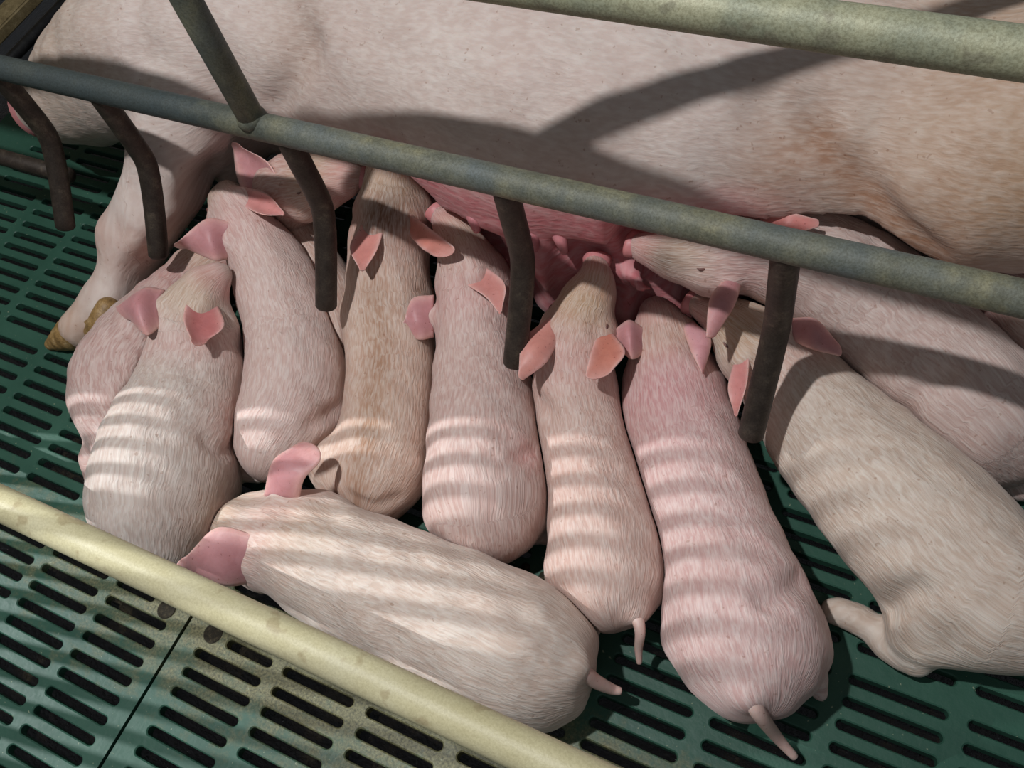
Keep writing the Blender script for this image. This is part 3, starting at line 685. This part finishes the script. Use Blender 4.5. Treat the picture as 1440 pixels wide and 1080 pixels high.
# two claws and a dew claw
blob_part('hoof', [(catmull([station(136, 444, 30, .045), station(106, 466, 26, .030), station(72, 484, 9, .009)], 8), .006)], .003, M_HOOF, lin(180, 130, 70))
blob_part('hoof', [(catmull([station(156, 462, 23, .034), station(136, 476, 21, .024), station(114, 488, 9, .010)], 8), .006)], .003, M_HOOF, lin(180, 130, 70))
blob_part('dewclaw', [(catmull([station(152, 434, 17, .075), station(142, 452, 17, .066), station(128, 466, 10, .052)], 8), .006)], .003, M_HOOF, lin(200, 170, 120))
# snout of the sow
c0 = np.array(station(60, 151, 38, .125)); c1 = np.array(station(80, 145, 50, .14)); ax = c0[:3]-c1[:3]; ax /= np.linalg.norm(ax)
Vt, Ft = tube([c0[:3]+ax*.012, c0[:3]+ax*.022, c0[:3]+ax*.030], [c0[3]*.86, c0[3]*1.0, c0[3]*.9], 28, flat=1.1)
me = mesh(Vt, Ft); attr(me, lin(190, 130, 130)); so = put(link('snout', me, M_BARE), sroot)
# teats
for (u, v_, du, dv, r) in [(746, 324, 5, 24, 9), (786, 328, 7, 24, 8), (666, 302, 4, 20, 8)]:
    p0 = hit(sow, u, v_); p1 = hit(sow, u+du, v_+dv); nrm = CAMP-p1; nrm /= np.linalg.norm(nrm)
    r_m = r*depth(p0)/F; st_ = catmull([[*(p0-nrm*.018), r_m*1.5], [*((p0+p1)/2-nrm*.003), r_m*1.15], [*(p1+nrm*.006), r_m*.8], [*(p1+nrm*.009+(p1-p0)*.15), r_m*.5]], 10)
    blob_part('teat', [(st_, .005)], .0022, M_BARE, lin(196, 128, 132))

# ------------------------------------------------------------------ farrowing crate
RY, RZ = .583, .42
crate = empty('farrowing_crate', (-.6, RY, 0)); tag(crate, 'galvanised steel crate side with a low rail, an upper rail and hanging bent bars', 'crate')
def pipe(name, pts, r, m, parent, seg=None, n=28):
    V, Fc = tube(pts, r, n, seg); o = link(name, mesh(V, Fc), m); return put(o, parent) if parent else o
pipe('lower_rail', [(x_, RY, RZ) for x_ in np.linspace(-2.3, .9, 40)], .0175, M_RAIL, crate)
pipe('upper_rail', [(x_, RY, .676) for x_ in np.linspace(-2.3, .9, 40)], .0185, M_UPR, crate)
for x_ in (-.771, .62, -2.0):
    pipe('post', [(x_, RY, RZ), (x_, RY, .55), (x_, RY, .676)], .0165, M_UPR if x_ != -.771 else M_RAIL, crate)
    V_, F_ = tube([(x_, RY, RZ+.010), (x_, RY, RZ+.016), (x_, RY, RZ+.019)], [.0195, .0185, .0165], 20); o = put(link('weld_bead', mesh(V_, F_), M_RAIL), crate)
for x_ in (-1.24, -1.041, -.727, -.429, -.118, .22):
    pr = [(RY, RZ-.005), (RY, .36), (RY, .315), (RY-.003, .285), (RY-.017, .255), (RY-.042, .215), (RY-.078, .163)]
    pipe('hanging_bar', [(x_-.0*i, a, b_) for i, (a, b_) in enumerate(pr)], .0152, M_FING, crate, 30)
# brace from the upper rail across the top of the crate
pipe('top_brace', [(-.50, RY, .69), (-.05, .86, .84), (.25, 1.08, .92)], .016, M_UPR, crate, 20)
# far side of the crate behind the sow
far = empty('far_crate_rail', (-.6, 1.42, 0)); tag(far, 'dark steel rail beyond the back of the sow, top left', 'rail')
# bar behind the left hanging bar
o = pipe('floor_rail', [(-2.3, .60, .16), (-1.6, .60, .16), (-1.315, .60, .16)], .014, M_FING, None)
tag(o, 'short dark pipe end low at the left edge behind a hanging bar', 'pipe')
# cream rail in front
o = pipe('pen_rail', [(x_, .0635, .38) for x_ in np.linspace(-1.9, .35, 30)], .0180, M_CREAM, None)
tag(o, 'cream yellow pipe rail crossing the lower left foreground', 'rail')
bpy.data.objects.remove(far)
# beams at the sow's head end
def box(name, x0, x1, y0, y1, z0, z1, m, bev=.004):
    bm = bmesh.new(); bmesh.ops.create_cube(bm, size=1)
    for v in bm.verts: v.co = Vector(((x0+x1)/2+v.co.x*(x1-x0), (y0+y1)/2+v.co.y*(y1-y0), (z0+z1)/2+v.co.z*(z1-z0)))
    bmesh.ops.bevel(bm, geom=bm.edges[:], offset=bev, segments=3, affect='EDGES'); me = bpy.data.meshes.new(name); bm.to_mesh(me); bm.free()
    return link(name, me, m)
def quadX(u, v, z=0): return P(u, v, z)[:2]
ta, tb = quadX(28, 12), quadX(28, 12)
o = box('beam', -2.10, -2.035, .5, 1.8, -.03, .0, M_TAN); tag(o, 'tan dirt crusted floor beam in the top left corner', 'beam')
o = pipe('bar', [(-1.93, .72, -.005), (-1.93, 1.1, -.005), (-1.93, 1.8, -.005)], .013, M_IRON, None); tag(o, 'wet black bar between the tan beam and the sow', 'bar')
# off-frame: rod gate to the left and an added light-blocking board, between lantern and litter
gate = empty('rod_gate', (-2.25, -.4, 0)); tag(gate, 'tall steel rod gate standing left of the pen, outside the photo', 'gate')
for i in range(54):
    y_ = -.088-.0250*i; pipe('rod', [(-2.25, y_, 0), (-2.25, y_, 1.0), (-2.25, y_, 2.45)], .0058, M_IRON, gate, None, 8)
for z_ in (.02, 2.45): pipe('gate_rail', [(-2.25, -1.42, z_), (-2.25, -.5, z_), (-2.25, -.078, z_)], .014, M_IRON, gate)
o = box('light_block_board', -2.27, -2.23, -.07, 2.2, 0, 3.3, M_TAN); tag(o, 'unseen board beside the rod gate, added to block the lantern light', 'board')  # unseen board added to keep the lantern off sow and heads
for u in (): pass
